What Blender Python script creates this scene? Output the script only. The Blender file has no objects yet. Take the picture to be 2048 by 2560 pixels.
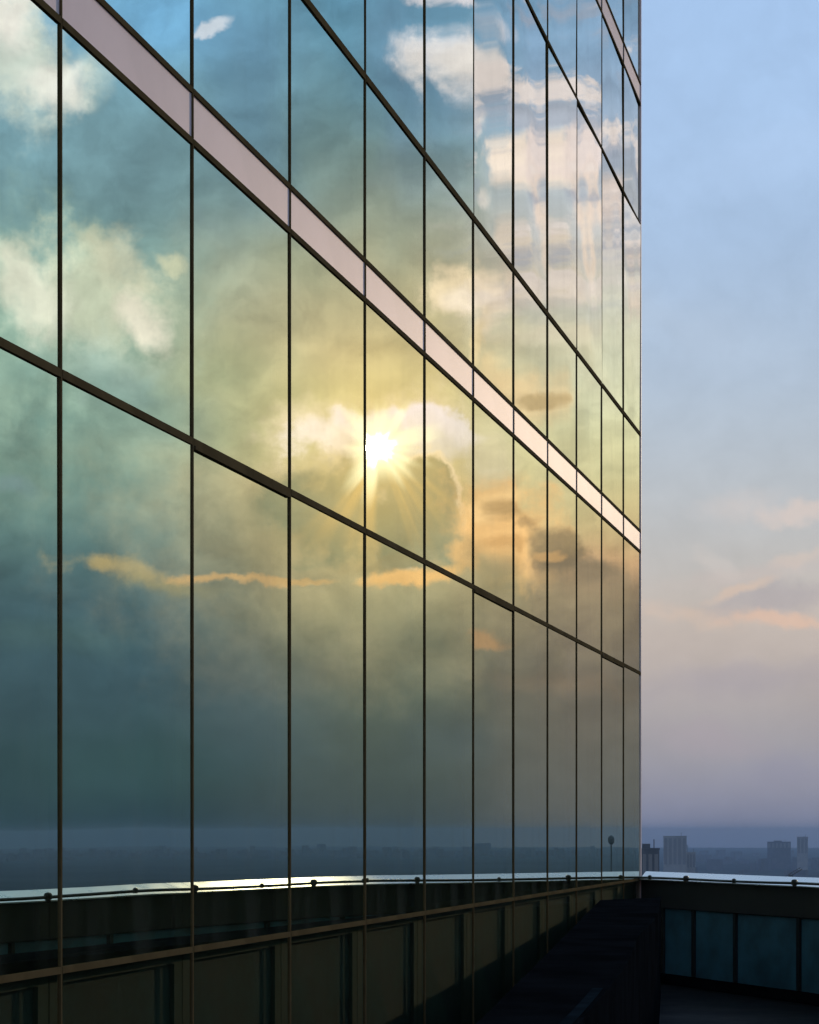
import bpy, bmesh, math, random
from mathutils import Vector, Matrix

R = math.radians
sc = bpy.context.scene
col = sc.collection

# ------------------------------------------------------------------ camera
EYE = Vector((3.138, 0.0, 1.6))
YAW = 15.755
cam_d = bpy.data.cameras.new("camera")
cam = bpy.data.objects.new("camera", cam_d)
col.objects.link(cam)
cam.location = EYE
cam.rotation_euler = (R(90), 0, R(YAW))
cam_d.lens = 66.8
cam_d.sensor_width = 36
cam_d.sensor_fit = 'VERTICAL'
cam_d.sensor_height = 36
cam_d.shift_y = 0.3117
cam_d.clip_start = 0.05
cam_d.clip_end = 40000
sc.camera = cam

# ------------------------------------------------------------------ light
SUN_AZ, SUN_EL = 16.65, 11.38          # degrees: clockwise from +Y, above horizon
sc.view_settings.view_transform = 'Standard'
sc.view_settings.look = 'None'
sc.view_settings.exposure = 0
sc.view_settings.gamma = 1
sc.view_settings.use_curve_mapping = False
sc.cycles.max_bounces = 6
sc.cycles.glossy_bounces = 4
sc.cycles.transparent_max_bounces = 12
sc.cycles.volume_bounces = 0
sc.cycles.use_denoising = True
sc.cycles.sample_clamp_indirect = 8
sc.cycles.use_adaptive_sampling = True
sc.cycles.adaptive_threshold = 0.02

sun_d = bpy.data.lights.new("sun", 'SUN')
sun_d.energy = 1.2
sun_d.angle = R(0.53)
sun_d.color = (1.0, 0.80, 0.52)
sun = bpy.data.objects.new("sun", sun_d)
col.objects.link(sun)
sd = Vector((math.sin(R(SUN_AZ)) * math.cos(R(SUN_EL)), math.cos(R(SUN_AZ)) * math.cos(R(SUN_EL)), math.sin(R(SUN_EL))))
sun.rotation_euler = sd.to_track_quat('Z', 'Y').to_euler()
sun.location = (20, 60, 40)

# ------------------------------------------------------------------ sky
world = bpy.data.worlds.new("World")
sc.world = world
world.use_nodes = True
world.cycles.sampling_method = 'MANUAL'
world.cycles.sample_map_resolution = 512
nt = world.node_tree
nt.nodes.clear()
N = nt.nodes.new
LK = nt.links.new

def mth(op, a=None, b=None, c=None, clamp=False, tree=nt):
    n = tree.nodes.new('ShaderNodeMath'); n.operation = op; n.use_clamp = clamp
    for i, v in enumerate((a, b, c)):
        if v is None: continue
        if isinstance(v, (int, float)): n.inputs[i].default_value = v
        else: tree.links.new(v, n.inputs[i])
    return n.outputs[0]

def vmth(op, a, b=None, scale=None, tree=nt):
    n = tree.nodes.new('ShaderNodeVectorMath'); n.operation = op
    for i, v in enumerate((a, b)):
        if v is None: continue
        if isinstance(v, (tuple, list)): n.inputs[i].default_value = v
        else: tree.links.new(v, n.inputs[i])
    if scale is not None: n.inputs['Scale'].default_value = scale
    return n.outputs['Value'] if op == 'LENGTH' else n.outputs['Vector']

def mixc(fac, a, b, mode='MIX', tree=nt):
    n = tree.nodes.new('ShaderNodeMix'); n.data_type = 'RGBA'; n.blend_type = mode
    for sock, v in ((n.inputs[0], fac), (n.inputs[6], a), (n.inputs[7], b)):
        if isinstance(v, (int, float)): sock.default_value = v
        elif isinstance(v, (tuple, list)): sock.default_value = (*v[:3], 1)
        else: tree.links.new(v, sock)
    return n.outputs[2]

def mapr(v, a, b, c=0.0, d=1.0, smooth=True, tree=nt):
    n = tree.nodes.new('ShaderNodeMapRange')
    n.interpolation_type = 'SMOOTHSTEP' if smooth else 'LINEAR'
    tree.links.new(v, n.inputs['Value'])
    for k, x in (('From Min', a), ('From Max', b), ('To Min', c), ('To Max', d)): n.inputs[k].default_value = x
    return n.outputs['Result']

def ramp(v, stops, tree=nt):
    n = tree.nodes.new('ShaderNodeValToRGB')
    e = n.color_ramp.elements
    n.color_ramp.interpolation = 'B_SPLINE'
    e[0].position = stops[0][0]; e[0].color = (*stops[0][1:4], 1)
    e[1].position = stops[-1][0]; e[1].color = (*stops[-1][1:4], 1)
    for s in stops[1:-1]:
        k = e.new(s[0]); k.color = (*s[1:4], 1)
    tree.links.new(v, n.inputs[0])
    return n.outputs[0]

tc = N('ShaderNodeTexCoord')
sep = N('ShaderNodeSeparateXYZ'); LK(tc.outputs['Generated'], sep.inputs[0])
dx, dy, dz = sep.outputs
az = mth('MULTIPLY', mth('ARCTAN2', dx, dy), 57.29578)
el = mth('MULTIPLY', mth('ARCSINE', dz), 57.29578)
cmb = N('ShaderNodeCombineXYZ'); LK(az, cmb.inputs[0]); LK(el, cmb.inputs[1])
P = cmb.outputs[0]

def noise(vec, scale, detail=5, rough=0.55, color=False):
    n = N('ShaderNodeTexNoise'); n.inputs['Scale'].default_value = scale
    n.inputs['Detail'].default_value = detail; n.inputs['Roughness'].default_value = rough
    LK(vec, n.inputs['Vector'])
    return n.outputs['Color'] if color else n.outputs[0]

# wind-torn distortion of every cloud edge (degrees), plus a puff field that eats into the rims
w1 = vmth('SCALE', vmth('SUBTRACT', noise(P, 0.35, 5, 0.6, True), (0.5, 0.5, 0.5)), scale=1.7)
Pd = vmth('ADD', P, w1)
Pd = vmth('MULTIPLY', Pd, (1, 1, 0))
puff = mth('SUBTRACT', noise(P, 0.55, 7, 0.6), 0.5)

elr = mth('ADD', el, mth('MULTIPLY', mth('SUBTRACT', noise(vmth('MULTIPLY', P, (0.4, 1, 1)), 0.25, 4), 0.5), 2.4))
t = mth('DIVIDE', mth('ADD', elr, 1.0), 31.0, clamp=True)
LEFT = [
    (0, 0.0121, 0.0333, 0.0619),
    (0.0277, 0.0304, 0.0693, 0.1058),
    (0.0777, 0.055, 0.104, 0.1403),
    (0.1458, 0.0682, 0.1214, 0.1721),
    (0.2136, 0.0831, 0.154, 0.2271),
    (0.272, 0.1246, 0.2158, 0.2799),
    (0.3255, 0.2017, 0.332, 0.3647),
    (0.3916, 0.3355, 0.492, 0.4781),
    (0.4482, 0.3722, 0.5342, 0.5252),
    (0.5209, 0.3849, 0.5634, 0.5581),
    (0.6252, 0.2688, 0.4388, 0.5922),
    (0.7059, 0.2794, 0.4716, 0.6639),
    (0.784, 0.3238, 0.6567, 1.1215),
    (0.8777, 0.3238, 0.6567, 1.2514),
]
MID = [
    (0, 0.0366, 0.0569, 0.0877),
    (0.0554, 0.0884, 0.1154, 0.1403),
    (0.1476, 0.1683, 0.1992, 0.1895),
    (0.221, 0.2794, 0.2702, 0.2078),
    (0.2757, 0.4522, 0.3892, 0.2475),
    (0.3389, 0.7676, 0.5342, 0.2372),
    (0.397, 1.2594, 0.8688, 0.4051),
    (0.4412, 1.2594, 0.8881, 0.4335),
    (0.5066, 0.9088, 0.7236, 0.4781),
    (0.5708, 0.6751, 0.609, 0.4629),
    (0.6544, 0.3355, 0.4716, 0.5415),
    (0.7154, 0.2106, 0.4013, 0.6097),
    (0.7944, 0.1529, 0.343, 0.5922),
    (0.889, 0.2197, 0.5058, 0.9998),
]
RIGHT = [
    (0, 0.1529, 0.1404, 0.1721),
    (0.0553, 0.1845, 0.1757, 0.1895),
    (0.1471, 0.2586, 0.2158, 0.2078),
    (0.2247, 0.3355, 0.2421, 0.2078),
    (0.2656, 0.4522, 0.3002, 0.2271),
    (0.2882, 0.9958, 0.5487, 0.3518),
    (0.3286, 1.2594, 0.7065, 0.4051),
    (0.3733, 1.3643, 0.8688, 0.5581),
    (0.4395, 1.3376, 0.9473, 0.7603),
    (0.5261, 1.1839, 0.9076, 0.9083),
    (0.598, 0.9088, 0.8311, 0.9998),
    (0.66, 0.6229, 0.6731, 1.0235),
    (0.7326, 0.4522, 0.5936, 1.0719),
    (0.7913, 0.3722, 0.5634, 1.0965),
    (0.8857, 0.3238, 0.5414, 1.1854),
]
OPEN = [
    (0, 0.107, 0.1441, 0.2542),
    (0.014, 0.1384, 0.1746, 0.2831),
    (0.0459, 0.2232, 0.2384, 0.3419),
    (0.1006, 0.3419, 0.3325, 0.3712),
    (0.1687, 0.4452, 0.402, 0.3916),
    (0.2274, 0.5776, 0.491, 0.4342),
    (0.2813, 0.5583, 0.5333, 0.5029),
    (0.3701, 0.491, 0.5395, 0.5906),
    (0.4574, 0.4452, 0.5395, 0.6584),
    (0.5847, 0.3916, 0.5333, 0.7454),
    (0.7849, 0.4125, 0.6038, 0.8963),
    (0.8788, 0.3763, 0.5776, 0.9131),
]
cL, cM, cR = ramp(t, LEFT), ramp(t, MID), ramp(t, RIGHT)
t2 = mth('DIVIDE', mth('ADD', el, 1.0), 31.0, clamp=True)
cO = ramp(t2, OPEN)
base = mixc(mapr(az, 10.2, 16.0), cR, cM)
base = mixc(mapr(az, 17.2, 24.5), base, cL)
side = mth('MULTIPLY', mapr(az, 0.0, 7.0), mapr(az, 75.0, 120.0, 1.0, 0.0))
base = mixc(side, cO, base)

# soft grey mottling through the whole cloud deck
mot = mapr(noise(vmth('MULTIPLY', Pd, (0.7, 1, 1)), 0.20, 6, 0.6), 0.35, 0.7, 0.90, 1.12)
mcol = N('ShaderNodeCombineColor')
for i in range(3): LK(mot, mcol.inputs[i])
base = mixc(1.0, base, mcol.outputs[0], 'MULTIPLY')
base = mixc(mapr(side, 0.0, 1.0, 0.6, 0.0, False), base, cO)

# azimuth, elevation, half sizes (deg), tilt, radiance, cover, softness
CLOUDS = [
    (16.65, 11.377, 8.023, 5.731, 0, (1.1594, 0.8688, 0.5498), 0.5, 1),
    (20.08, 19.493, 2.579, 3.009, -10, (0.2794, 0.4136, 0.5092), 0.6, 0.9),
    (24.181, 19.35, 2.292, 1.719, 15, (0.2586, 0.4136, 0.5581), 0.6, 0.9),
    (23.76, 12.426, 2.722, 1.003, 12, (0.2794, 0.4136, 0.4191), 0.6, 0.9),
    (26.271, 11.801, 2.436, 0.86, 0, (0.2197, 0.3773, 0.4051), 0.5, 0.9),
    (18.939, 16.544, 1.719, 0.86, 20, (0.5258, 0.5058, 0.3779), 0.5, 0.9),
    (15.218, 14.439, 1.146, 0.86, 0, (0.7485, 0.5784, 0.3518), 0.5, 0.9),
    (16.221, 17.614, 0.86, 1.289, 0, (0.5258, 0.5487, 0.5092), 0.5, 0.9),
    (21.217, 13.841, 1.576, 0.86, -20, (0.5258, 0.5634, 0.3914), 0.4, 0.9),
    (23.338, 23.326, 3.009, 1.433, 10, (0.3124, 0.6731, 1.2784), 0.9, 0.9),
    (20.649, 21.483, 1.576, 3.295, 0, (0.2106, 0.3892, 0.6639), 0.7, 1),
    (15.791, 21.801, 1.576, 3.438, -10, (0.2291, 0.3773, 0.6639), 0.6, 1),
    (27.375, 22.122, 1.576, 2.149, -15, (1.0526, 1.051, 1.0719), 0.85, 0.6),
    (26.409, 21.093, 1.003, 0.716, 0, (1.3112, 1.1839, 1.2784), 0.8, 0.7),
    (27.718, 22.815, 0.86, 0.86, 0, (1.3913, 1.2069, 1.3057), 0.8, 0.8),
    (25.229, 21.531, 0.573, 0.86, -20, (0.8878, 0.9778, 1.0597), 0.5, 0.8),
    (26.824, 15.234, 3.295, 2.436, 20, (0.6061, 0.7852, 0.7306), 0.75, 0.8),
    (25.577, 15.555, 2.436, 1.576, 35, (0.9958, 0.9675, 0.843), 0.85, 0.6),
    (27.099, 15.742, 1.146, 1.576, 0, (1.2594, 1.1611, 1.1215), 0.8, 0.7),
    (24.321, 16.393, 0.86, 1.003, -10, (1.0641, 0.9675, 0.843), 0.7, 0.6),
    (23.76, 14.837, 0.86, 0.516, 35, (1.3112, 1.1163, 1.0719), 0.85, 0.7),
    (25.02, 13.727, 1.719, 0.86, 10, (0.7676, 0.8881, 0.9083), 0.6, 0.8),
    (22.915, 16.472, 0.372, 0.201, 0, (0.9958, 0.9076, 0.7208), 0.7, 0.7),
    (24.461, 13.077, 1.576, 0.716, 10, (0.3355, 0.465, 0.4935), 0.7, 0.7),
    (26.962, 13.646, 0.86, 0.573, -10, (0.3978, 0.5784, 0.5922), 0.6, 0.7),
    (21.671, 22.819, 0.487, 0.129, -28, (1.0526, 1.051, 1.3897), 0.9, 0.6),
    (24.741, 7.942, 1.719, 0.287, 16, (0.7676, 0.5634, 0.3146), 0.75, 0.8),
    (25.577, 8.159, 0.716, 0.315, 0, (0.8878, 0.6247, 0.3146), 0.5, 0.7),
    (23.056, 7.348, 1.719, 0.258, 8, (0.5258, 0.4388, 0.2688), 0.5, 0.9),
    (20.791, 7.533, 1.862, 0.158, 0, (1.0641, 0.6247, 0.3146), 0.8, 0.6),
    (18.653, 7.566, 1.003, 0.115, -2, (0.9517, 0.5936, 0.3028), 0.85, 0.7),
    (27.649, 10.125, 0.716, 0.258, 10, (0.3238, 0.4388, 0.5498), 0.5, 0.8),
    (26.271, 5.755, 2.292, 0.573, 0, (0.1246, 0.2074, 0.2271), 0.4, 1),
    (16.793, 11.583, 3.295, 1.218, 0, (1.5309, 1.1611, 0.9534), 0.85, 0.7),
    (18.224, 11.575, 1.361, 0.645, -10, (1.7241, 1.4006, 1.4767), 0.9, 0.5),
    (17.509, 12.06, 0.86, 0.43, 20, (1.7241, 1.4388, 1.692), 0.8, 0.5),
    (15.648, 11.997, 2.149, 0.487, 4, (1.7241, 1.4388, 1.8563), 1, 0.45),
    (14.359, 11.747, 1.074, 0.487, 10, (1.6482, 1.4006, 1.692), 0.9, 0.5),
    (15.218, 11.309, 1.576, 0.487, 8, (1.3112, 1.1611, 1.2784), 0.8, 0.7),
    (13.5, 11.301, 1.003, 1.289, 0, (1.3376, 1.0725, 0.8862), 0.6, 0.9),
    (15.504, 9.425, 1.49, 1.605, 4, (1.7241, 1.2538, 0.9534), 0.9, 0.14),
    (15.619, 9.341, 1.433, 1.519, 4, (0.4522, 0.4136, 0.2912), 1, 0.16),
    (16.292, 10.481, 1.003, 0.487, 0, (0.4956, 0.4261, 0.2799), 0.9, 0.4),
    (14.788, 8.809, 0.716, 1.146, 0, (0.4522, 0.4261, 0.3028), 0.9, 0.3),
    (17.652, 9.504, 2.006, 1.318, 6, (0.4245, 0.4013, 0.2688), 1, 0.4),
    (19.082, 9.493, 1.289, 0.86, 0, (0.4522, 0.4388, 0.3146), 0.7, 0.9),
    (15.791, 7.632, 1.504, 0.244, -4, (1.3643, 0.7409, 0.3146), 0.9, 0.5),
    (16.077, 8.026, 1.146, 0.229, -6, (0.4956, 0.4013, 0.2475), 0.8, 0.6),
    (14.216, 8.107, 0.573, 0.372, 20, (1.4462, 0.7943, 0.3647), 0.8, 0.5),
    (12.928, 8.94, 1.719, 1.361, 25, (1.4741, 0.8125, 0.3914), 0.95, 0.5),
    (13.143, 9.777, 0.86, 0.43, -20, (1.5889, 0.9675, 0.5252), 0.8, 0.5),
    (12.643, 9.565, 0.659, 0.344, 20, (0.867, 0.5058, 0.258), 0.9, 0.5),
    (12.214, 9.143, 0.516, 0.201, -10, (0.7485, 0.4388, 0.2372), 0.8, 0.6),
    (12.714, 8.659, 0.716, 0.201, 0, (1.0526, 0.5487, 0.2475), 0.7, 0.6),
    (11.217, 8.365, 1.003, 0.573, 28, (0.5258, 0.3542, 0.2271), 0.95, 0.45),
    (10.506, 7.797, 1.289, 0.573, 20, (0.4245, 0.3002, 0.2271), 0.9, 0.6),
    (11.502, 8.298, 0.372, 0.143, 0, (1.0641, 0.5936, 0.3028), 0.8, 0.6),
    (13.214, 7.681, 1.289, 0.716, 20, (0.5258, 0.4136, 0.258), 0.7, 0.9),
    (13.286, 5.96, 0.688, 0.244, 0, (0.7485, 0.4136, 0.2372), 0.8, 0.6),
    (11.217, 4.418, 2.149, 0.43, 10, (0.4245, 0.28, 0.2173), 0.4, 1),
    (14.43, 15.771, 0.86, 0.831, 10, (1.5024, 1.1163, 0.8645), 0.95, 0.5),
    (14.287, 15.504, 0.573, 0.487, 0, (1.6784, 1.3017, 1.1985), 0.8, 0.7),
    (13.286, 15.496, 0.315, 1.146, -15, (1.3913, 1.0298, 0.843), 0.85, 0.5),
    (12.928, 16.021, 0.86, 0.287, -25, (1.4741, 1.1163, 0.9765), 0.8, 0.6),
    (13.5, 14.429, 0.344, 1.146, 15, (1.4462, 1.0298, 0.6826), 0.8, 0.6),
    (12.928, 13.48, 0.43, 0.86, -20, (1.5024, 1.051, 0.6826), 0.7, 0.7),
    (11.929, 12.925, 1.146, 0.716, 0, (1.4462, 0.9473, 0.6097), 0.7, 0.8),
    (11.644, 12.853, 0.63, 0.315, 0, (0.8878, 0.5936, 0.3518), 0.85, 0.5),
    (14.645, 22.167, 1.218, 0.831, 0, (1.0641, 0.9675, 1.1985), 0.9, 0.5),
    (14.788, 22.045, 0.86, 0.573, 0, (1.3112, 1.0943, 1.1725), 0.7, 0.7),
    (13.286, 21.783, 0.86, 0.602, 15, (1.3112, 1.0725, 1.1725), 0.8, 0.6),
    (14.645, 23.529, 1.289, 0.229, 8, (1.1594, 1.0088, 1.2514), 0.9, 0.6),
    (12.857, 22.878, 0.716, 0.372, 0, (0.9517, 0.8688, 1.1215), 0.7, 0.7),
    (13.286, 20.35, 0.645, 0.516, 0, (1.2594, 1.051, 1.1725), 0.9, 0.5),
    (12.072, 20.367, 0.716, 0.43, 0, (0.9958, 0.9273, 1.1725), 0.8, 0.6),
    (12.072, 19.126, 0.888, 0.63, 40, (1.3643, 1.051, 1.0475), 0.95, 0.45),
    (11.146, 19.486, 0.63, 1.003, 30, (1.2594, 0.9675, 1.0719), 0.9, 0.5),
    (11.217, 18.209, 0.315, 0.86, 10, (1.4462, 1.0298, 0.9998), 0.7, 0.7),
    (9.867, 20.018, 1.433, 0.43, 8, (1.3112, 1.0088, 1.0965), 0.8, 0.6),
    (13.286, 18.182, 0.516, 0.401, 0, (1.1594, 0.988, 1.0719), 0.8, 0.6),
    (12.214, 17.062, 0.86, 0.716, -20, (1.2852, 0.988, 0.9534), 0.85, 0.5),
    (12.357, 16.013, 1.289, 0.63, 0, (1.3112, 0.988, 0.9307), 0.7, 0.7),
    (10.932, 17.036, 0.258, 1.289, -6, (1.3913, 1.0088, 0.9534), 0.7, 0.7),
    (9.726, 16.481, 0.372, 1.433, 12, (1.3376, 0.9675, 0.9534), 0.75, 0.6),
    (9.018, 18.145, 0.516, 0.86, 0, (1.3112, 0.9473, 0.9534), 0.7, 0.6),
    (11.502, 14.67, 1.289, 0.43, -10, (1.234, 0.9473, 0.843), 0.4, 0.9),
    (23.76, 2.127, 3.725, 1.289, 0, (0.055, 0.1276, 0.1403), 0.35, 1),
    (20.08, 3.566, 2.292, 2.149, 0, (0.0939, 0.154, 0.2372), 0.4, 1),
    (14.502, 2.719, 1.862, 0.86, 0, (0.1455, 0.1834, 0.2372), 0.35, 1),
    (-5.864, 9.713, 1.289, 0.372, 8, (0.6308, 0.5906, 0.5776), 0.7, 0.9),
    (-4.204, 9.388, 1.146, 0.315, -5, (0.6724, 0.5906, 0.552), 0.9, 0.7),
    (-6.63, 8.009, 0.86, 0.258, -35, (0.6172, 0.5711, 0.5395), 0.6, 0.8),
    (-4.067, 8.082, 0.86, 0.258, 10, (0.6445, 0.552, 0.491), 0.7, 0.7),
    (-4.755, 6.926, 2.149, 0.487, 6, (0.402, 0.3712, 0.402), 0.55, 0.7),
    (-7.4, 6.561, 1.576, 0.344, -12, (0.6584, 0.5149, 0.4233), 0.65, 0.8),
    (-4.617, 6.299, 1.862, 0.229, -2, (0.7305, 0.5149, 0.402), 0.85, 0.7),
    (-5.864, 7.229, 1.003, 0.201, 15, (0.7011, 0.5395, 0.4342), 0.7, 0.7),
    (-5.308, 7.701, 2.579, 0.315, 5, (0.6105, 0.5149, 0.4793), 0.4, 0.9),
    (-5.864, 4.366, 2.865, 0.573, 4, (0.3613, 0.3325, 0.3813), 0.45, 0.9),
    (-6.7, 2.686, 1.719, 0.487, -8, (0.4125, 0.3515, 0.3916), 0.4, 1),
    (-4.48, 1.826, 1.576, 0.573, 6, (0.2874, 0.2874, 0.3813), 0.4, 1),
    (-7.4, 14.559, 3.725, 0.86, -20, (0.4793, 0.5776, 0.7157), 0.35, 1),
    (-4.755, 19.212, 2.865, 0.86, 15, (0.4793, 0.6445, 0.9047), 0.3, 1),
]
for a, e, rx, ry, rot, c, op, soft in CLOUDS:
    mp = N('ShaderNodeMapping'); mp.vector_type = 'TEXTURE'
    mp.inputs['Location'].default_value = (a, e, 0)
    mp.inputs['Rotation'].default_value = (0, 0, R(rot))
    mp.inputs['Scale'].default_value = (rx, ry, 1)
    # the faint link to the layer below makes Cycles evaluate the clouds one after another
    ma = N('ShaderNodeVectorMath'); ma.operation = 'MULTIPLY_ADD'
    LK(base, ma.inputs[0]); ma.inputs[1].default_value = (1e-7, 1e-7, 0)
    LK(Pd if max(rx, ry) < 5 else P, ma.inputs[2])
    LK(ma.outputs[0], mp.inputs['Vector'])
    d = vmth('LENGTH', mp.outputs[0])
    d = mth('ADD', d, mth('MULTIPLY', puff, 1.9 if soft < .3 else 2.6 if soft < .85 else 1.2))
    m = mapr(d, max(0.0, 1.0 - soft * 1.05), 1.0 + soft * 0.55, op, 0.0)
    base = mixc(m, base, c)

# broken cumulus rows in the upper deck, cream tops over grey undersides
Pc = vmth('MULTIPLY', vmth('ADD', P, vmth('SCALE', w1, scale=0.6)), (0.75, 1.7, 0))
reg = mth('MULTIPLY', mth('MULTIPLY', mapr(az, 6.0, 8.0), mapr(az, 12.5, 15.5, 1.0, 0.0)), mth('MULTIPLY', mapr(el, 14.0, 17.5), mapr(el, 22.5, 25.5, 1.0, 0.0)))
c1 = noise(vmth('ADD', Pc, (3.1, 7.7, 0)), 0.42, 7, 0.55)
c2 = noise(vmth('ADD', Pc, (3.1, 8.9, 0)), 0.42, 7, 0.55)
base = mixc(mth('MULTIPLY', mapr(c2, 0.50, 0.62, 0.0, 0.75), reg), base, (0.5414, 0.5487, 0.8011))
base = mixc(mth('MULTIPLY', mapr(c1, 0.53, 0.63, 0.0, 0.90), reg), base, (1.3112, 1.051, 1.1725))

# billows: fractal relief lit from the sun's side, strongest in the upper deck
toS = N('ShaderNodeVectorMath'); toS.operation = 'NORMALIZE'
LK(vmth('SUBTRACT', (SUN_AZ, SUN_EL, 0), P), toS.inputs[0])
Pq = vmth('MULTIPLY', Pd, (0.8, 1, 1))
n_a = noise(Pq, 0.30, 7, 0.58)
n_b = noise(vmth('ADD', Pq, vmth('SCALE', toS.outputs[0], scale=0.55)), 0.30, 7, 0.58)
rel = mapr(mth('SUBTRACT', n_b, n_a), -0.12, 0.12, 1.22, 0.80, False)
rel = mth('MULTIPLY', rel, mapr(n_a, 0.36, 0.64, 1.06, 0.93))
amt = mth('MULTIPLY', mapr(side, 0.0, 1.0, 0.18, 1.0), mapr(el, 0.5, 9.0, 0.25, 1.0))
rel = mth('ADD', mth('MULTIPLY', mth('SUBTRACT', rel, 1.0), amt), 1.0)
rcol = N('ShaderNodeCombineColor')
for i in range(3): LK(rel, rcol.inputs[i])
base = mixc(1.0, base, rcol.outputs[0], 'MULTIPLY')

# the sun behind thin cloud: core, aureole and the beams that fan out below it
ds = vmth('SUBTRACT', P, (SUN_AZ, SUN_EL, 0))
ss = N('ShaderNodeSeparateXYZ'); LK(ds, ss.inputs[0])
r = vmth('LENGTH', ds)
ang = mth('ARCTAN2', ss.outputs[0], mth('MULTIPLY', ss.outputs[1], -1.0))
nb = N('ShaderNodeTexNoise'); nb.noise_dimensions = '1D'
nb.inputs['Scale'].default_value = 2.6; nb.inputs['Detail'].default_value = 2
LK(ang, nb.inputs['W'])
beam = mapr(nb.outputs[0], 0.38, 0.68)
beam = mth('MULTIPLY', beam, mapr(mth('ABSOLUTE', ang), 0.7, 1.35, 1, 0))
beam = mth('MULTIPLY', beam, mapr(r, 0.5, 4.4, 0.85, 0.0))
base = mixc(beam, base, (1.35, 0.80, 0.30))
aur = mth('MULTIPLY', mapr(r, 0.2, 4.2, 1.0, 0.0), 0.52)
base = mixc(aur, base, (1.6, 1.02, 0.40))
nb2 = N('ShaderNodeTexNoise'); nb2.noise_dimensions = '1D'
nb2.inputs['Scale'].default_value = 1.9; nb2.inputs['Detail'].default_value = 1
LK(ang, nb2.inputs['W'])
rs = mth('MULTIPLY', r, mapr(nb2.outputs[0], 0.34, 0.66, 1.35, 0.78))
base = mixc(mapr(rs, 0.25, 1.6, 0.95, 0.0), base, (2.4, 2.0, 1.35))
base = mixc(mapr(rs, 0.16, 0.55, 1.0, 0.0), base, (7.0, 6.2, 5.4))

nish = N('ShaderNodeTexSky'); nish.sky_type = 'NISHITA'; nish.sun_disc = False
nish.sun_elevation = R(SUN_EL); nish.sun_rotation = R(SUN_AZ)
nish.air_density = 1.0; nish.dust_density = 2.0
nsc = mixc(1.0, nish.outputs[0], (0.15, 0.15, 0.15), 'MULTIPLY')
final = mixc(mapr(el, 26.0, 50.0, 0.0, 0.8), base, nsc)
bg = N('ShaderNodeBackground'); LK(final, bg.inputs[0]); bg.inputs[1].default_value = 1.0
wo = N('ShaderNodeOutputWorld'); LK(bg.outputs[0], wo.inputs[0])

# ------------------------------------------------------------------ helpers
def tag(o, label=None, cat=None, group=None, kind=None):
    for k, v in (('label', label), ('category', cat), ('group', group), ('kind', kind)):
        if v: o[k] = v
    return o

def new_obj(name, mesh, parent=None, loc=(0, 0, 0), rot=(0, 0, 0)):
    o = bpy.data.objects.new(name, mesh)
    col.objects.link(o)
    o.parent = parent
    o.location = loc; o.rotation_euler = rot
    return o

def empty(name, loc=(0, 0, 0), rz=0):
    o = bpy.data.objects.new(name, None); col.objects.link(o)
    o.location = loc; o.rotation_euler = (0, 0, rz)
    o.empty_display_size = 0.3
    return o

def box_mesh(name, sx, sy, sz, mat, bevel=0.0, boxes=None):
    """boxes: list of (x0,x1,y0,y1,z0,z1); otherwise one centred box"""
    bm = bmesh.new()
    for b in boxes or [(-sx/2, sx/2, -sy/2, sy/2, -sz/2, sz/2)]:
        x0, x1, y0, y1, z0, z1 = b
        v = [bm.verts.new(p) for p in ((x0,y0,z0),(x1,y0,z0),(x1,y1,z0),(x0,y1,z0),(x0,y0,z1),(x1,y0,z1),(x1,y1,z1),(x0,y1,z1))]
        for q in ((0,3,2,1),(4,5,6,7),(0,1,5,4),(1,2,6,5),(2,3,7,6),(3,0,4,7)):
            bm.faces.new([v[i] for i in q])
    if bevel:
        bmesh.ops.bevel(bm, geom=bm.edges[:], offset=bevel, segments=2, affect='EDGES')
    me = bpy.data.meshes.new(name); bm.to_mesh(me); bm.free()
    if mat: me.materials.append(mat)
    return me

def sweep(name, path, profile, mat, smooth=False, closed=True, miter=None):
    """profile (across, up) extruded along a plan path [(x,y)] ; across = right-hand normal"""
    bm = bmesh.new(); rings = []
    n = len(path)
    for i, p in enumerate(path):
        a = Vector(path[max(i-1, 0)]); b = Vector(path[min(i+1, n-1)])
        d = (b - a).normalized(); nx, ny = d.y, -d.x
        ring = [(p[0] + nx*u, p[1] + ny*u, w) for u, w in profile]
        if miter is not None and i == 0:      # cut square against the facade
            ring = [(miter, y - (x - miter)/d.x*d.y, w) for x, y, w in ring]
        rings.append([bm.verts.new(q) for q in ring])
    m = len(profile)
    for i in range(n-1):
        for j in range(m if closed else m-1):
            k = (j+1) % m
            bm.faces.new((rings[i][j], rings[i][k], rings[i+1][k], rings[i+1][j]))
    if closed:
        bm.faces.new(rings[0]); bm.faces.new(rings[-1][::-1])
    bmesh.ops.recalc_face_normals(bm, faces=bm.faces[:])
    for f in bm.faces: f.smooth = smooth
    me = bpy.data.meshes.new(name); bm.to_mesh(me); bm.free()
    me.materials.append(mat)
    return me

def lathe(bm, prof, seg=16, cx=0, cy=0):
    rings = [[bm.verts.new((cx + r*math.cos(2*math.pi*k/seg), cy + r*math.sin(2*math.pi*k/seg), z)) for k in range(seg)] for r, z in prof]
    for a, b in zip(rings, rings[1:]):
        for k in range(seg):
            bm.faces.new((a[k], a[(k+1) % seg], b[(k+1) % seg], b[k]))
    bm.faces.new(rings[0][::-1]); bm.faces.new(rings[-1])

def bm_obj(name, bm, mat, parent=None, loc=(0,0,0), rot=(0,0,0)):
    me = bpy.data.meshes.new(name); bm.to_mesh(me); bm.free(); me.materials.append(mat)
    return new_obj(name, me, parent, loc, rot)

# ------------------------------------------------------------------ materials
def mat_base(name):
    m = bpy.data.materials.new(name); m.use_nodes = True
    t = m.node_tree; t.nodes.clear()
    out = t.nodes.new('ShaderNodeOutputMaterial')
    return m, t, out

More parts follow.
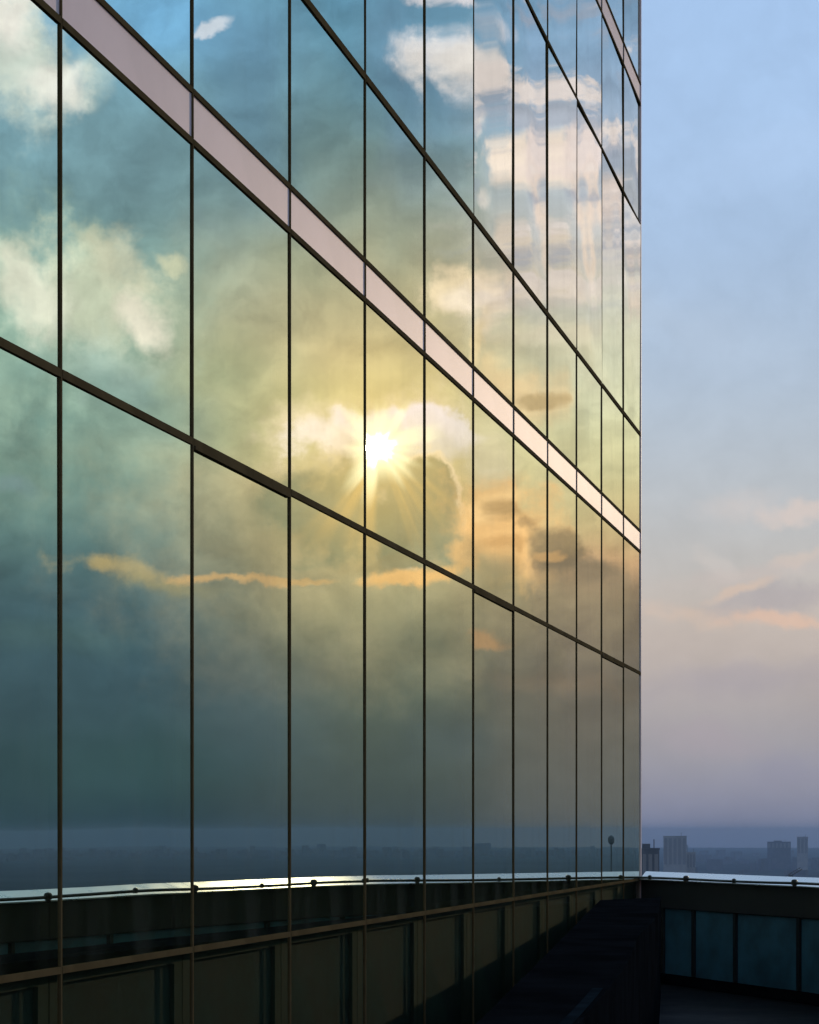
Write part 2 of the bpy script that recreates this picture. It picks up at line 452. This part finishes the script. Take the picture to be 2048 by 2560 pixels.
def matte(name, c, rough=0.6, rvar=.12, var=0.25, scale=6.0, metal=0.0, spec=0.4, bump=0.0, coat=None):
    m, t, out = mat_base(name)
    p = t.nodes.new('ShaderNodeBsdfPrincipled'); t.links.new(p.outputs[0], out.inputs[0])
    tcn = t.nodes.new('ShaderNodeTexCoord')
    n = t.nodes.new('ShaderNodeTexNoise'); n.inputs['Scale'].default_value = scale
    n.inputs['Detail'].default_value = 7; n.inputs['Roughness'].default_value = 0.62
    t.links.new(tcn.outputs['Object'], n.inputs['Vector'])
    f = mapr(n.outputs[0], 0.3, 0.7, 1 - var, 1 + var, tree=t)
    cc = t.nodes.new('ShaderNodeCombineColor')
    for i in range(3): t.links.new(f, cc.inputs[i])
    t.links.new(mixc(1.0, c, cc.outputs[0], 'MULTIPLY', tree=t), p.inputs['Base Color'])
    t.links.new(mapr(n.outputs[0], 0.3, 0.7, max(0, rough - rvar), min(1, rough + rvar), tree=t), p.inputs['Roughness'])
    p.inputs['Metallic'].default_value = metal
    p.inputs['Specular IOR Level'].default_value = spec
    if bump:
        b = t.nodes.new('ShaderNodeBump'); b.inputs['Strength'].default_value = 0.6
        b.inputs['Distance'].default_value = bump
        t.links.new(n.outputs[0], b.inputs['Height']); t.links.new(b.outputs[0], p.inputs['Normal'])
    return m

def glass(name, refl, tint, through, dirt=0.016):
    m, t, out = mat_base(name)
    tcn = t.nodes.new('ShaderNodeTexCoord')
    oi = t.nodes.new('ShaderNodeObjectInfo')
    gl = t.nodes.new('ShaderNodeBsdfGlossy'); gl.inputs['Roughness'].default_value = 0.004
    # each pane's coating differs a touch
    v = mth('ADD', mth('MULTIPLY', oi.outputs['Random'], 0.07, tree=t), 0.965, tree=t)
    cc = t.nodes.new('ShaderNodeCombineColor')
    for i in range(3): t.links.new(v, cc.inputs[i])
    t.links.new(mixc(1.0, tint, cc.outputs[0], 'MULTIPLY', tree=t), gl.inputs['Color'])
    tr = t.nodes.new('ShaderNodeBsdfTransparent'); tr.inputs[0].default_value = (*through, 1)
    mx = t.nodes.new('ShaderNodeMixShader'); mx.inputs[0].default_value = refl
    t.links.new(tr.outputs[0], mx.inputs[1]); t.links.new(gl.outputs[0], mx.inputs[2])
    df = t.nodes.new('ShaderNodeBsdfDiffuse'); df.inputs[0].default_value = (.42, .42, .36, 1)
    n2 = t.nodes.new('ShaderNodeTexNoise'); n2.inputs['Scale'].default_value = 2.2; n2.inputs['Detail'].default_value = 8
    m2 = t.nodes.new('ShaderNodeMapping'); m2.inputs['Scale'].default_value = (1, 2.2, 0.5)
    t.links.new(tcn.outputs['Object'], m2.inputs[0]); t.links.new(m2.outputs[0], n2.inputs['Vector'])
    mx2 = t.nodes.new('ShaderNodeMixShader')
    t.links.new(mapr(n2.outputs[0], 0.42, 0.8, dirt * .3, dirt * 3, tree=t), mx2.inputs[0])
    t.links.new(mx.outputs[0], mx2.inputs[1]); t.links.new(df.outputs[0], mx2.inputs[2])
    t.links.new(mx2.outputs[0], out.inputs[0])
    return m

M_glass = glass('coated_glass', 0.80, (0.76, 0.84, 0.69), (.5, .6, .45))
M_glass_low = glass('clear_low_glass', 0.50, (0.80, 0.84, 0.70), (.82, .82, .74), dirt=0.004)
M_pink = matte('pink_spandrel', (0.76, 0.57, 0.585), rough=0.55, rvar=0, var=0.05, scale=1.6, metal=0.10, spec=.13)
M_bronze = matte('bronze_frame', (0.10, 0.068, 0.034), rough=0.6, var=0.2, scale=3, spec=0.0)
M_back = matte('olive_liner', (0.085, 0.125, 0.085), rough=0.7, var=0.18, scale=1.3)
M_room = matte('dark_blind', (0.060, 0.105, 0.080), rough=0.8, var=0.35, scale=1.7)
M_core = matte('concrete_core', (0.15, 0.15, 0.15), rough=0.8)
M_coping = matte('coping_metal', (0.76, 0.76, 0.73), rough=0.3, rvar=.05, var=0.05, scale=5, metal=0.8)
M_fascia = matte('dark_fascia', (0.022, 0.022, 0.020), rough=0.65, var=0.4, scale=3, bump=0.003)
M_panel = matte('teal_wall_panel', (0.045, 0.135, 0.18), rough=0.6, var=0.35, scale=2.2, bump=0.003)
M_post = matte('dark_post', (0.012, 0.016, 0.018), rough=0.6)
M_rail = matte('rail_steel', (0.030, 0.026, 0.020), rough=0.4, metal=0.5)
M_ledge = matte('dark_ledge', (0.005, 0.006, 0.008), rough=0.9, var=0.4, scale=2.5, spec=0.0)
M_glint = matte('ledge_glint', (0.008, 0.013, 0.019), spec=0.0, rough=0.9, var=0.3, scale=6)  # glint on the low wall's edge, painted as a slightly lighter colour
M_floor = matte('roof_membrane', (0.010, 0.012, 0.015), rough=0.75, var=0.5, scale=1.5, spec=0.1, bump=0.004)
M_ground = matte('hazy_land', (0.030, 0.042, 0.042), rough=0.9, var=0.4, scale=0.004, spec=0)
M_conc_a = matte('city_concrete', (0.26, 0.26, 0.26), rough=0.85, var=0.12, scale=0.1, spec=0)
M_conc_b = matte('dark_block', (0.085, 0.09, 0.10), rough=0.8, var=0.2, scale=0.1, spec=0)
M_win = matte('far_window', (0.15, 0.15, 0.155), rough=0.3, spec=0.5)
M_crane = matte('crane_steel', (0.05, 0.05, 0.05), rough=0.6)

# ------------------------------------------------------------------ ground and far land
GZ = -80.0
bm = bmesh.new()
for x in range(-8, 8):
    for y in range(-3, 9):
        pass
gx, gy = 28, 24
vs = [[bm.verts.new((-7000 + 14000*i/gx, -2500 + 12000*j/gy, GZ)) for j in range(gy+1)] for i in range(gx+1)]
for i in range(gx):
    for j in range(gy):
        bm.faces.new((vs[i][j], vs[i+1][j], vs[i+1][j+1], vs[i][j+1]))
tag(bm_obj('ground', bm, M_ground), kind='structure')

def place(azim, dist):
    return EYE.x + dist*math.sin(R(azim)), EYE.y + dist*math.cos(R(azim))

def tower_block(name, azim, dist, w, dep, top, mat, label, cat, cols, rows_, group=None, roofbox=True, yaw=0):
    x, y = place(azim, dist)
    t = tag(empty(name, (x, y, GZ), -R(azim) + R(yaw)), label, cat, group)
    h = top - GZ
    new_obj('wall', box_mesh('wall', 0, 0, 0, mat, boxes=[(-w/2, w/2, 0, dep, 0, h)]), t)
    new_obj('roof', box_mesh('roof', 0, 0, 0, mat, boxes=[(-w/2-.3, w/2+.3, -.3, dep+.3, h+.01, h+.9)]), t)
    if roofbox:
        new_obj('plant_room', box_mesh('plant_room', 0, 0, 0, mat, boxes=[(-w*.22, w*.12, dep*.3, dep*.7, h+.92, h+3.2)]), t)
    new_obj('mast', box_mesh('mast', 0, 0, 0, M_crane, boxes=[(w*.26, w*.26+.5, dep*.4, dep*.4+.5, h+.92, h+5.5)]), t)
    bw = w/cols; bh = 3.4
    me = box_mesh('window_band', bw*.62, 0.3, rows_*bh, M_win)
    for c in range(cols):
        new_obj('window_strip', me, t, (-w/2 + bw*(c+.5), -.12, h - 2.2 - rows_*bh/2))
    return t

tower_block('office_block', -8.62, 1000, 12.4, 18, -8.2, M_conc_b, 'nearest dark square office block just beside the glass facade edge', 'building', 4, 8)
tower_block('high_rise', -7.80, 2500, 30.0, 30, -5.5, M_conc_a, 'tall pale grey high-rise standing alone in the haze', 'building', 5, 10, roofbox=False)
tower_block('annex_block', -7.33, 2540, 12.0, 16, -27, M_conc_a, 'low grey block leaning against the right side of the pale high-rise', 'building', 3, 5, roofbox=False)
tower_block('slender_tower', -4.07, 3600, 20, 20, -9.5, M_conc_a, 'faint slender tower far off at the right edge of the skyline', 'building', 3, 8, roofbox=False)
tower_block('long_block', -4.75, 4200, 50, 18, -22, M_conc_b, 'long low hazy block to the left of the slender tower', 'building', 6, 3)

# water tower on the sunward side, seen as a small dark reflection near the facade edge
x, y = place(9.45, 1300)
wt = tag(empty('water_tower', (x, y, GZ)), 'dark round water tower mirrored in the last panes of the facade', 'water tower')
bm = bmesh.new(); lathe(bm, [(1.0, 72), (3.0, 73.5), (3.3, 76), (2.4, 77.6), (0.4, 78.4)], 14); bm_obj('tank', bm, M_conc_b, wt)
bm = bmesh.new(); lathe(bm, [(1.2, 0), (.8, 40), (.8, 71.9)], 10); bm_obj('shaft', bm, M_conc_b, wt)

# crane boom poking above the parapet
x, y = place(-4.35, 620)
cr = tag(empty('tower_crane', (x, y, GZ), -R(-4.35)), 'small dark crane with a slanting boom just above the coping', 'crane')
bm = bmesh.new()
for s in (-.7, .7):
    for u in (-.7, .7):
        lathe(bm, [(.16, 0), (.16, 66.5)], 6, s, u)
bm_obj('mast', bm, M_crane, cr)
bo = box_mesh('boom', 0, 0, 0, M_crane, boxes=[(-2.2, 3.4, -.5, -.3, -.25, .0), (-2.2, 3.4, .3, .5, -.25, .0), (-2.2, 3.2, -.1, .1, .55, .7)] +
              [(-2.2 + .7*k, -2.08 + .7*k, -.4, .4, -.2, .6) for k in range(8)])
new_obj('boom', bo, cr, (0, 0, 67.8), (0, -R(32), 0))
new_obj('cab', box_mesh('cab', 1.4, 1.2, 1.3, M_crane), cr, (-.6, 0, 67.0))

# distant city: hundreds of low blocks fading into the haze
rnd = random.Random(11)
bm = bmesh.new()
for k in range(900):
    a = rnd.uniform(-16, 50); d = rnd.uniform(1700, 6500)
    if a > 3: d = d*.3 + 5200
    x, y = place(a, d); w = rnd.uniform(8, 34); l = rnd.uniform(8, 30)
    h = rnd.choice((6, 8, 9, 12, 15, 18, 24)) * rnd.uniform(.8, 1.3)
    if rnd.random() < .05: h *= 1.9
    h = min(h, 56)
    rz = rnd.uniform(0, 1.5); ca, sa = math.cos(rz), math.sin(rz)
    v = []
    for z in (GZ, GZ + h):
        for (u, q) in ((-w/2, -l/2), (w/2, -l/2), (w/2, l/2), (-w/2, l/2)):
            v.append(bm.verts.new((x + u*ca - q*sa, y + u*sa + q*ca, z)))
    for q in ((4,5,6,7),(0,1,5,4),(1,2,6,5),(2,3,7,6),(3,0,4,7)): bm.faces.new([v[i] for i in q])
tag(bm_obj('distant_city', bm, M_conc_b), 'low hazy city blocks spreading to the horizon', 'city', kind='stuff')

# ------------------------------------------------------------------ the glass tower
END = 20.206
TOP = 14.60
PW = 1.2715
LINES = [6.385 + PW*k for k in range(-5, 11)] + [END]       # mullion positions along the wall
Z0 = -0.20
ROWS = [  # bottom, top, kind
    (-0.20, 0.02, 'pink'), (0.02, 1.088, 'low'), (1.088, 3.286, 'glass'), (3.286, 4.583, 'glass'), (4.583, 4.803, 'pink'),
    (4.803, 5.835, 'glass'), (5.835, 8.072, 'glass'), (8.072, 9.360, 'glass'), (9.360, 9.580, 'pink'),
    (9.580, 10.62, 'glass'), (10.62, 12.86, 'glass'), (12.86, 14.14, 'glass'), (14.14, 14.36, 'pink')]
TH = {0.02: .026, 1.088: .026, 3.286: .032, 4.583: .028, 4.803: .026, 5.835: .040, 8.072: .028, 9.360: .028, 9.580: .028,
      10.62: .05, 12.86: .036, 14.14: .03, 14.36: .03, -0.20: .03}
tower = tag(empty('glass_tower', (0, END/2, GZ)), 'tall mirrored glass curtain wall reflecting the sun and clouds, with pink spandrel bands', 'building')
def in_tower(name, me, x, y, z, rot=(0, 0, 0)):
    return new_obj(name, me, tower, (x, y - END/2, z - GZ), rot)

in_tower('core', box_mesh('core', 0, 0, 0, M_core, boxes=[(-24, -.16, -34, END - .012, 0, TOP - GZ - .3)]), 0, 0, GZ)
in_tower('parapet_cap', box_mesh('parapet_cap', 0, 0, 0, M_bronze, boxes=[(-24.05, .03, -34, END + .02, 0, .24)]), 0, 0, 14.38)
in_tower('lower_cladding', box_mesh('lower_cladding', 0, 0, 0, M_room, boxes=[(-.158, -.02, -34, END - .01, 0, Z0 - GZ - .02)]), 0, 0, GZ)
in_tower('side_cladding', box_mesh('side_cladding', 0, 0, 0, M_room, boxes=[(-.158, -.02, -34, LINES[0] - .02, 0, TOP - Z0 - .3)]), 0, 0, Z0)
in_tower('corner_trim', box_mesh('corner_trim', 0, 0, 0, M_pink, boxes=[(-.156, .010, -.010, .014, 0, TOP - Z0 - .3)]), 0, END, Z0)

def pane_mesh(w, h, mat, seed, amp):
    '''a glass sheet whose front is very slightly rolled and bowed, as tempered panes are'''
    q = random.Random(seed)
    k = [(q.uniform(.7, 2.2) / w * 3.1, q.uniform(.5, 1.8), q.uniform(0, 6.3), q.uniform(.3, 1) * amp) for _ in range(3)]
    bow = q.uniform(-1, 1) * amp * 1.4
    f = lambda y, z: sum(a * math.sin(u*y + v*z*1.6 + p) for u, v, p, a in k) + bow * ((2*y/w)**2 + .5*(2*z/h)**2)
    ny, nz = 16, max(4, min(20, int(h/.13)))
    bm = bmesh.new()
    g = [[bm.verts.new((.004 + f(-w/2 + w*a/ny, -h/2 + h*b/nz), -w/2 + w*a/ny, -h/2 + h*b/nz)) for b in range(nz+1)] for a in range(ny+1)]
    for a in range(ny):
        for b in range(nz):
            bm.faces.new((g[a][b], g[a+1][b], g[a+1][b+1], g[a][b+1])).smooth = True
    e = [(-w/2, -h/2), (w/2, -h/2), (w/2, h/2), (-w/2, h/2)]
    F = [bm.verts.new((.0030, y, z)) for y, z in e]; B = [bm.verts.new((-.004, y, z)) for y, z in e]
    for a in range(4): bm.faces.new((F[a], B[a], B[(a+1) % 4], F[(a+1) % 4]))
    me = bpy.data.meshes.new('glass_pane'); bm.to_mesh(me); bm.free(); me.materials.append(mat)
    return me

rnd = random.Random(23)
cache = {}
def shared(key, fn):
    if key not in cache: cache[key] = fn()
    return cache[key]
for ri, (z0, z1, kind) in enumerate(ROWS):
    for ci in range(len(LINES) - 1):
        y0, y1 = LINES[ci], LINES[ci+1]
        w, h = y1 - y0, z1 - z0
        key = (ri, round(w, 2))
        yc, zc = (y0+y1)/2, (z0+z1)/2
        if kind == 'pink':
            me = shared(key, lambda: box_mesh('spandrel_panel', .01, w-.006, h-.006, M_pink))
            in_tower('spandrel_panel', me, -.006, yc, zc, (0, R(rnd.gauss(0, .05)), R(rnd.gauss(0, .05))))
            continue
        g = M_glass_low if kind == 'low' else M_glass
        far = yc > 11.6
        var = (ri*7 + ci*5) % 11
        amp = .00024 if not far else .00045 if z1 > 5.9 else .00022
        me = shared(('g', key, var, far), lambda: pane_mesh(w-.006, h-.006, g, ri*100 + var, amp))
        sv = .05 if z1 < 5.9 else (.10 if not far else .48)
        if kind == 'low': sv = .06
        tz = PANE_TILT.get((ri, ci), rnd.gauss(0, sv)) if 'PANE_TILT' in globals() else rnd.gauss(0, sv)
        tz = max(-.75, min(.75, tz))
        ty = max(-.25, min(.25, rnd.gauss(0, .03 if z1 < 5.9 else .06 if not far else .16)))
        p = in_tower('glass_pane', me, -.005, yc, zc, (0, R(ty), R(tz)))
        # liner and blind behind the glass
        b = .085 if kind == 'low' else .07
        lm = shared(('l',) + key, lambda: box_mesh('window_liner', 0, 0, 0, M_back, boxes=[
            (-.02, 0, -w/2+.004, -w/2+.004+b, -h/2+.004, h/2-.004), (-.02, 0, w/2-.004-b, w/2-.004, -h/2+.004, h/2-.004),
            (-.02, 0, -w/2+.006+b, w/2-.006-b, h/2-.004-b*.6, h/2-.004), (-.02, 0, -w/2+.006+b, w/2-.006-b, -h/2+.004, -h/2+.004+b*.6)]))
        in_tower('window_liner', lm, -.045, yc, zc)
        bl_ = shared(('b',) + key, lambda: box_mesh('blind', .01, w-.01, h-.01, M_room))
        in_tower('blind', bl_, -.072, yc, zc)
        # three of the middle windows stand a little proud along their lower rail
        if ri == 3 and ci in (6, 9, 10) or (ri == 3 and ci == 14):
            vm = shared(('v',) + key, lambda: box_mesh('vent_rail', .013, w-.03, .016, M_bronze))
            if ci in (6, 10, 14):
                in_tower('vent_rail', vm, .006, yc, z0 - .0245)

mull = shared('m', lambda: box_mesh('mullion', .015, .011, TOP - Z0 - .26, M_bronze))
for y in LINES[:-1]:
    in_tower('mullion', mull, -.001, y, (TOP + Z0 - .26)/2)
for z, th in TH.items():
    for ci in range(len(LINES) - 1):
        y0, y1 = LINES[ci], LINES[ci+1]
        w = y1 - y0 - .018
        me = shared(('t', z, round(w, 2)), lambda: box_mesh('transom', .016, w, th, M_bronze))
        in_tower('transom', me, -.001, (y0+y1)/2, z)

# ------------------------------------------------------------------ terrace
deck = bmesh.new()
def cr_curve(pts, n=10):
    out = []
    P_ = [pts[0]] + pts + [pts[-1]]
    for i in range(1, len(P_)-2):
        p0, p1, p2, p3 = (Vector(q) for q in P_[i-1:i+3])
        for k in range(n):
            s = k/n
            out.append(tuple(0.5*((2*p1) + (p2-p0)*s + (2*p0-5*p1+4*p2-p3)*s*s + (3*p1-p0-3*p2+p3)*s**3)))
    out.append(tuple(pts[-1]))
    return out
CTRL = [(0.012, 20.19), (0.5, 19.60), (1.0, 18.97), (1.5, 18.35), (2.0, 17.72), (2.45, 16.75), (2.85, 15.3), (3.25, 13.5), (3.62, 11.5), (4.1, 8.5), (4.9, 4.0), (6.0, -1.5), (7.2, -7.0)]
path = cr_curve(CTRL)
# profile 'across' is positive to the right-hand side of travel; travelling from the facade
# towards the viewer the inside of the terrace lies on the right hand (-across is outside)
def arc_pts(path):
    acc = [0.0]
    for a, b in zip(path, path[1:]): acc.append(acc[-1] + (Vector(b)-Vector(a)).length)
    return acc
ACC = arc_pts(path)
def at_arc(s, off=0.0):
    for i in range(len(path)-1):
        if ACC[i+1] >= s:
            k = (s-ACC[i])/(ACC[i+1]-ACC[i]); a, b = Vector(path[i]), Vector(path[i+1])
            d = (b-a).normalized(); p = a.lerp(b, k)
            return p.x + d.y*off, p.y - d.x*off, math.atan2(d.y, d.x)
    raise ValueError

floor_pts = [(0.012, -7.0)] + [(x, y) for x, y in path[::-1]]
bm = bmesh.new()
tp = [bm.verts.new((x, y, 0.0)) for x, y in floor_pts]; bt = [bm.verts.new((x, y, -.6)) for x, y in floor_pts]
bm.faces.new(tp); bm.faces.new(bt[::-1])
for i in range(len(tp)):
    j = (i+1) % len(tp); bm.faces.new((tp[i], bt[i], bt[j], tp[j]))
bmesh.ops.recalc_face_normals(bm, faces=bm.faces[:])
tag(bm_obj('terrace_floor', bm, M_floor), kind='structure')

par = tag(empty('terrace_parapet', (path[0][0], path[0][1], 0)), 'dark curved terrace parapet with teal panels under a bright metal coping', 'parapet wall')
O = Vector((path[0][0], path[0][1]))
lp = [(x - O.x, y - O.y) for x, y in path]
# 'across' +: right-hand side of travel = inside is ... travel goes +x,-y ; right hand = (dy,-dx) = (-,-) = towards the terrace
new_obj('coping', sweep('coping', lp, [(.06, 1.094), (.06, 1.084), (-.235, 1.13), (-.235, 1.162), (-.20, 1.166)], M_coping, miter=.002), par)
new_obj('fascia', sweep('fascia', lp, [(.012, 1.090), (.012, .80), (-.20, .80), (-.20, 1.118)], M_fascia, miter=.002), par)
new_obj('core_wall', sweep('core_wall', lp, [(-.05, .797), (-.05, -.3), (-.22, -.3), (-.22, .797)], M_post), par)
new_obj('skirting', sweep('skirting', lp, [(-.004, .11), (-.004, .004), (-.046, .004), (-.046, .11)], M_ledge), par)
JOINTS = [.04, .42, 1.02, 1.80, 2.85, 3.9]
s = 3.9
while s < ACC[-1] - 1.6: s += 1.15; JOINTS.append(s)
for i, (a, b) in enumerate(zip(JOINTS, JOINTS[1:])):
    n = 5
    pp = []
    for k in range(n+1):
        q = at_arc(a + .035 + (b-a-.07)*k/n); pp.append((q[0]-O.x, q[1]-O.y))
    new_obj('wall_panel', sweep('wall_panel', pp, [(-.018, .79), (-.018, .113), (-.047, .113), (-.047, .79)], M_panel), par)
pm = box_mesh('post', .045, .045, .675, M_post)
for a in JOINTS[1:]:
    q = at_arc(a, -.02); new_obj('post', pm, par, (q[0]-O.x, q[1]-O.y, .4555), (0, 0, q[2]))

# handrail in front of the coping
rail = tag(empty('terrace_handrail', (path[0][0], path[0][1], 0)), 'thin dark handrail running along the inner edge of the bright coping', 'handrail')
rp = []
BIG, SMALL = [1.06, 2.95, 4.45, 6.3, 8.2, 10.1, 12.0, 14], [.34, 1.95, 3.7, 5.3, 7.2, 9.1, 11, 13]
def rail_z(s): return 1.106 + .015*min(1, s/3.0) + .004*math.sin(s*1.9+.5)
for k in range(0, 150):
    s = .03 + k*.1
    if s > ACC[-1]-.2: break
    q = at_arc(s, .10)
    circ = (q[0]-O.x, q[1]-O.y, rail_z(s), q[2])
    rp.append(circ)
bm = bmesh.new(); rings = []
for x, y, z, a in rp:
    nx, ny = math.sin(a), -math.cos(a)
    rings.append([bm.verts.new((x + nx*.013*math.cos(t_), y + ny*.013*math.cos(t_), z + .013*math.sin(t_))) for t_ in [math.pi*2*j/10 for j in range(10)]])
for a, b in zip(rings, rings[1:]):
    for j in range(10):
        f = bm.faces.new((a[j], a[(j+1) % 10], b[(j+1) % 10], b[j])); f.smooth = True
bm.faces.new(rings[0]); bm.faces.new(rings[-1][::-1])
bmesh.ops.recalc_face_normals(bm, faces=bm.faces[:])
bm_obj('rail', bm, M_rail, rail)
bm = bmesh.new(); lathe(bm, [(.020, -.034), (.020, -.018), (.030, -.014), (.030, .018), (.024, .030), (.010, .036)], 12)
cm = bpy.data.meshes.new('bracket'); bm.to_mesh(cm); bm.free(); cm.materials.append(M_rail)
bm = bmesh.new(); lathe(bm, [(.018, -.016), (.020, .0), (.020, .020), (.008, .028)], 10)
sm_ = bpy.data.meshes.new('joint_sleeve'); bm.to_mesh(sm_); bm.free(); sm_.materials.append(M_rail)
for s in BIG:
    q = at_arc(s, .10); new_obj('bracket', cm, rail, (q[0]-O.x, q[1]-O.y, rail_z(s)))
for s in SMALL:
    q = at_arc(s, .10); new_obj('joint_sleeve', sm_, rail, (q[0]-O.x, q[1]-O.y, rail_z(s)))

# low dark wall that runs from the far corner towards the viewer, leaving a wedge of facade in view
lw = tag(empty('low_wall', (0, 0, 0)), 'low black wall running diagonally from the facade corner, with a painted edge glint near the viewer', 'low wall')
LEFT_E = cr_curve([(0.014, 17.69), (.40, 14.9), (.81, 12.0), (1.215, 9.1), (1.62, 6.2), (1.93, 4.0), (2.2, 2.2)], 6)
RIGHT_E = cr_curve([(0.45, 18.6), (1.00, 14.6), (1.30, 11.8), (1.64, 9.2), (1.96, 6.2), (2.15, 4.2), (2.4, 2.4)], 6)
bm = bmesh.new()
rings = []
for (lx, ly), (rx_, ry_) in zip(LEFT_E, RIGHT_E):
    rings.append([bm.verts.new(c) for c in ((lx, ly, .004), (lx, ly, .952), (rx_, ry_, .952), (rx_, ry_, .004))])
for a, b in zip(rings, rings[1:]):
    for j in range(4): bm.faces.new((a[j], a[(j+1) % 4], b[(j+1) % 4], b[j]))
bm.faces.new(rings[0]); bm.faces.new(rings[-1][::-1])
bmesh.ops.recalc_face_normals(bm, faces=bm.faces[:])
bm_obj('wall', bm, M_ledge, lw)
tr = cr_curve([(2.03, 5.3), (1.955, 6.2), (1.86, 7.15), (1.80, 7.7)], 8)  # added strip that draws the light streak along the wall's right edge
tr = [(x - .025, y) for x, y in tr]
new_obj('edge_glint', sweep('edge_glint', tr, [(-.03, .955), (.012, .955), (.012, .958), (-.03, .958)], M_glint), lw)

# ------------------------------------------------------------------ haze
m, t_, out = mat_base('haze_air')
pv = t_.nodes.new('ShaderNodeVolumePrincipled')
pv.inputs['Color'].default_value = (0.30, 0.44, 0.68, 1)
pv.inputs['Density'].default_value = 0.00015
pv.inputs['Anisotropy'].default_value = 0.1
t_.links.new(pv.outputs[0], out.inputs['Volume'])
hz = new_obj('haze', box_mesh('haze', 0, 0, 0, m, boxes=[(-7050, 7050, -2550, 9550, GZ - 2, 15.6)]))
tag(hz, 'thin blue-grey haze hanging over the far city', 'haze', kind='stuff')
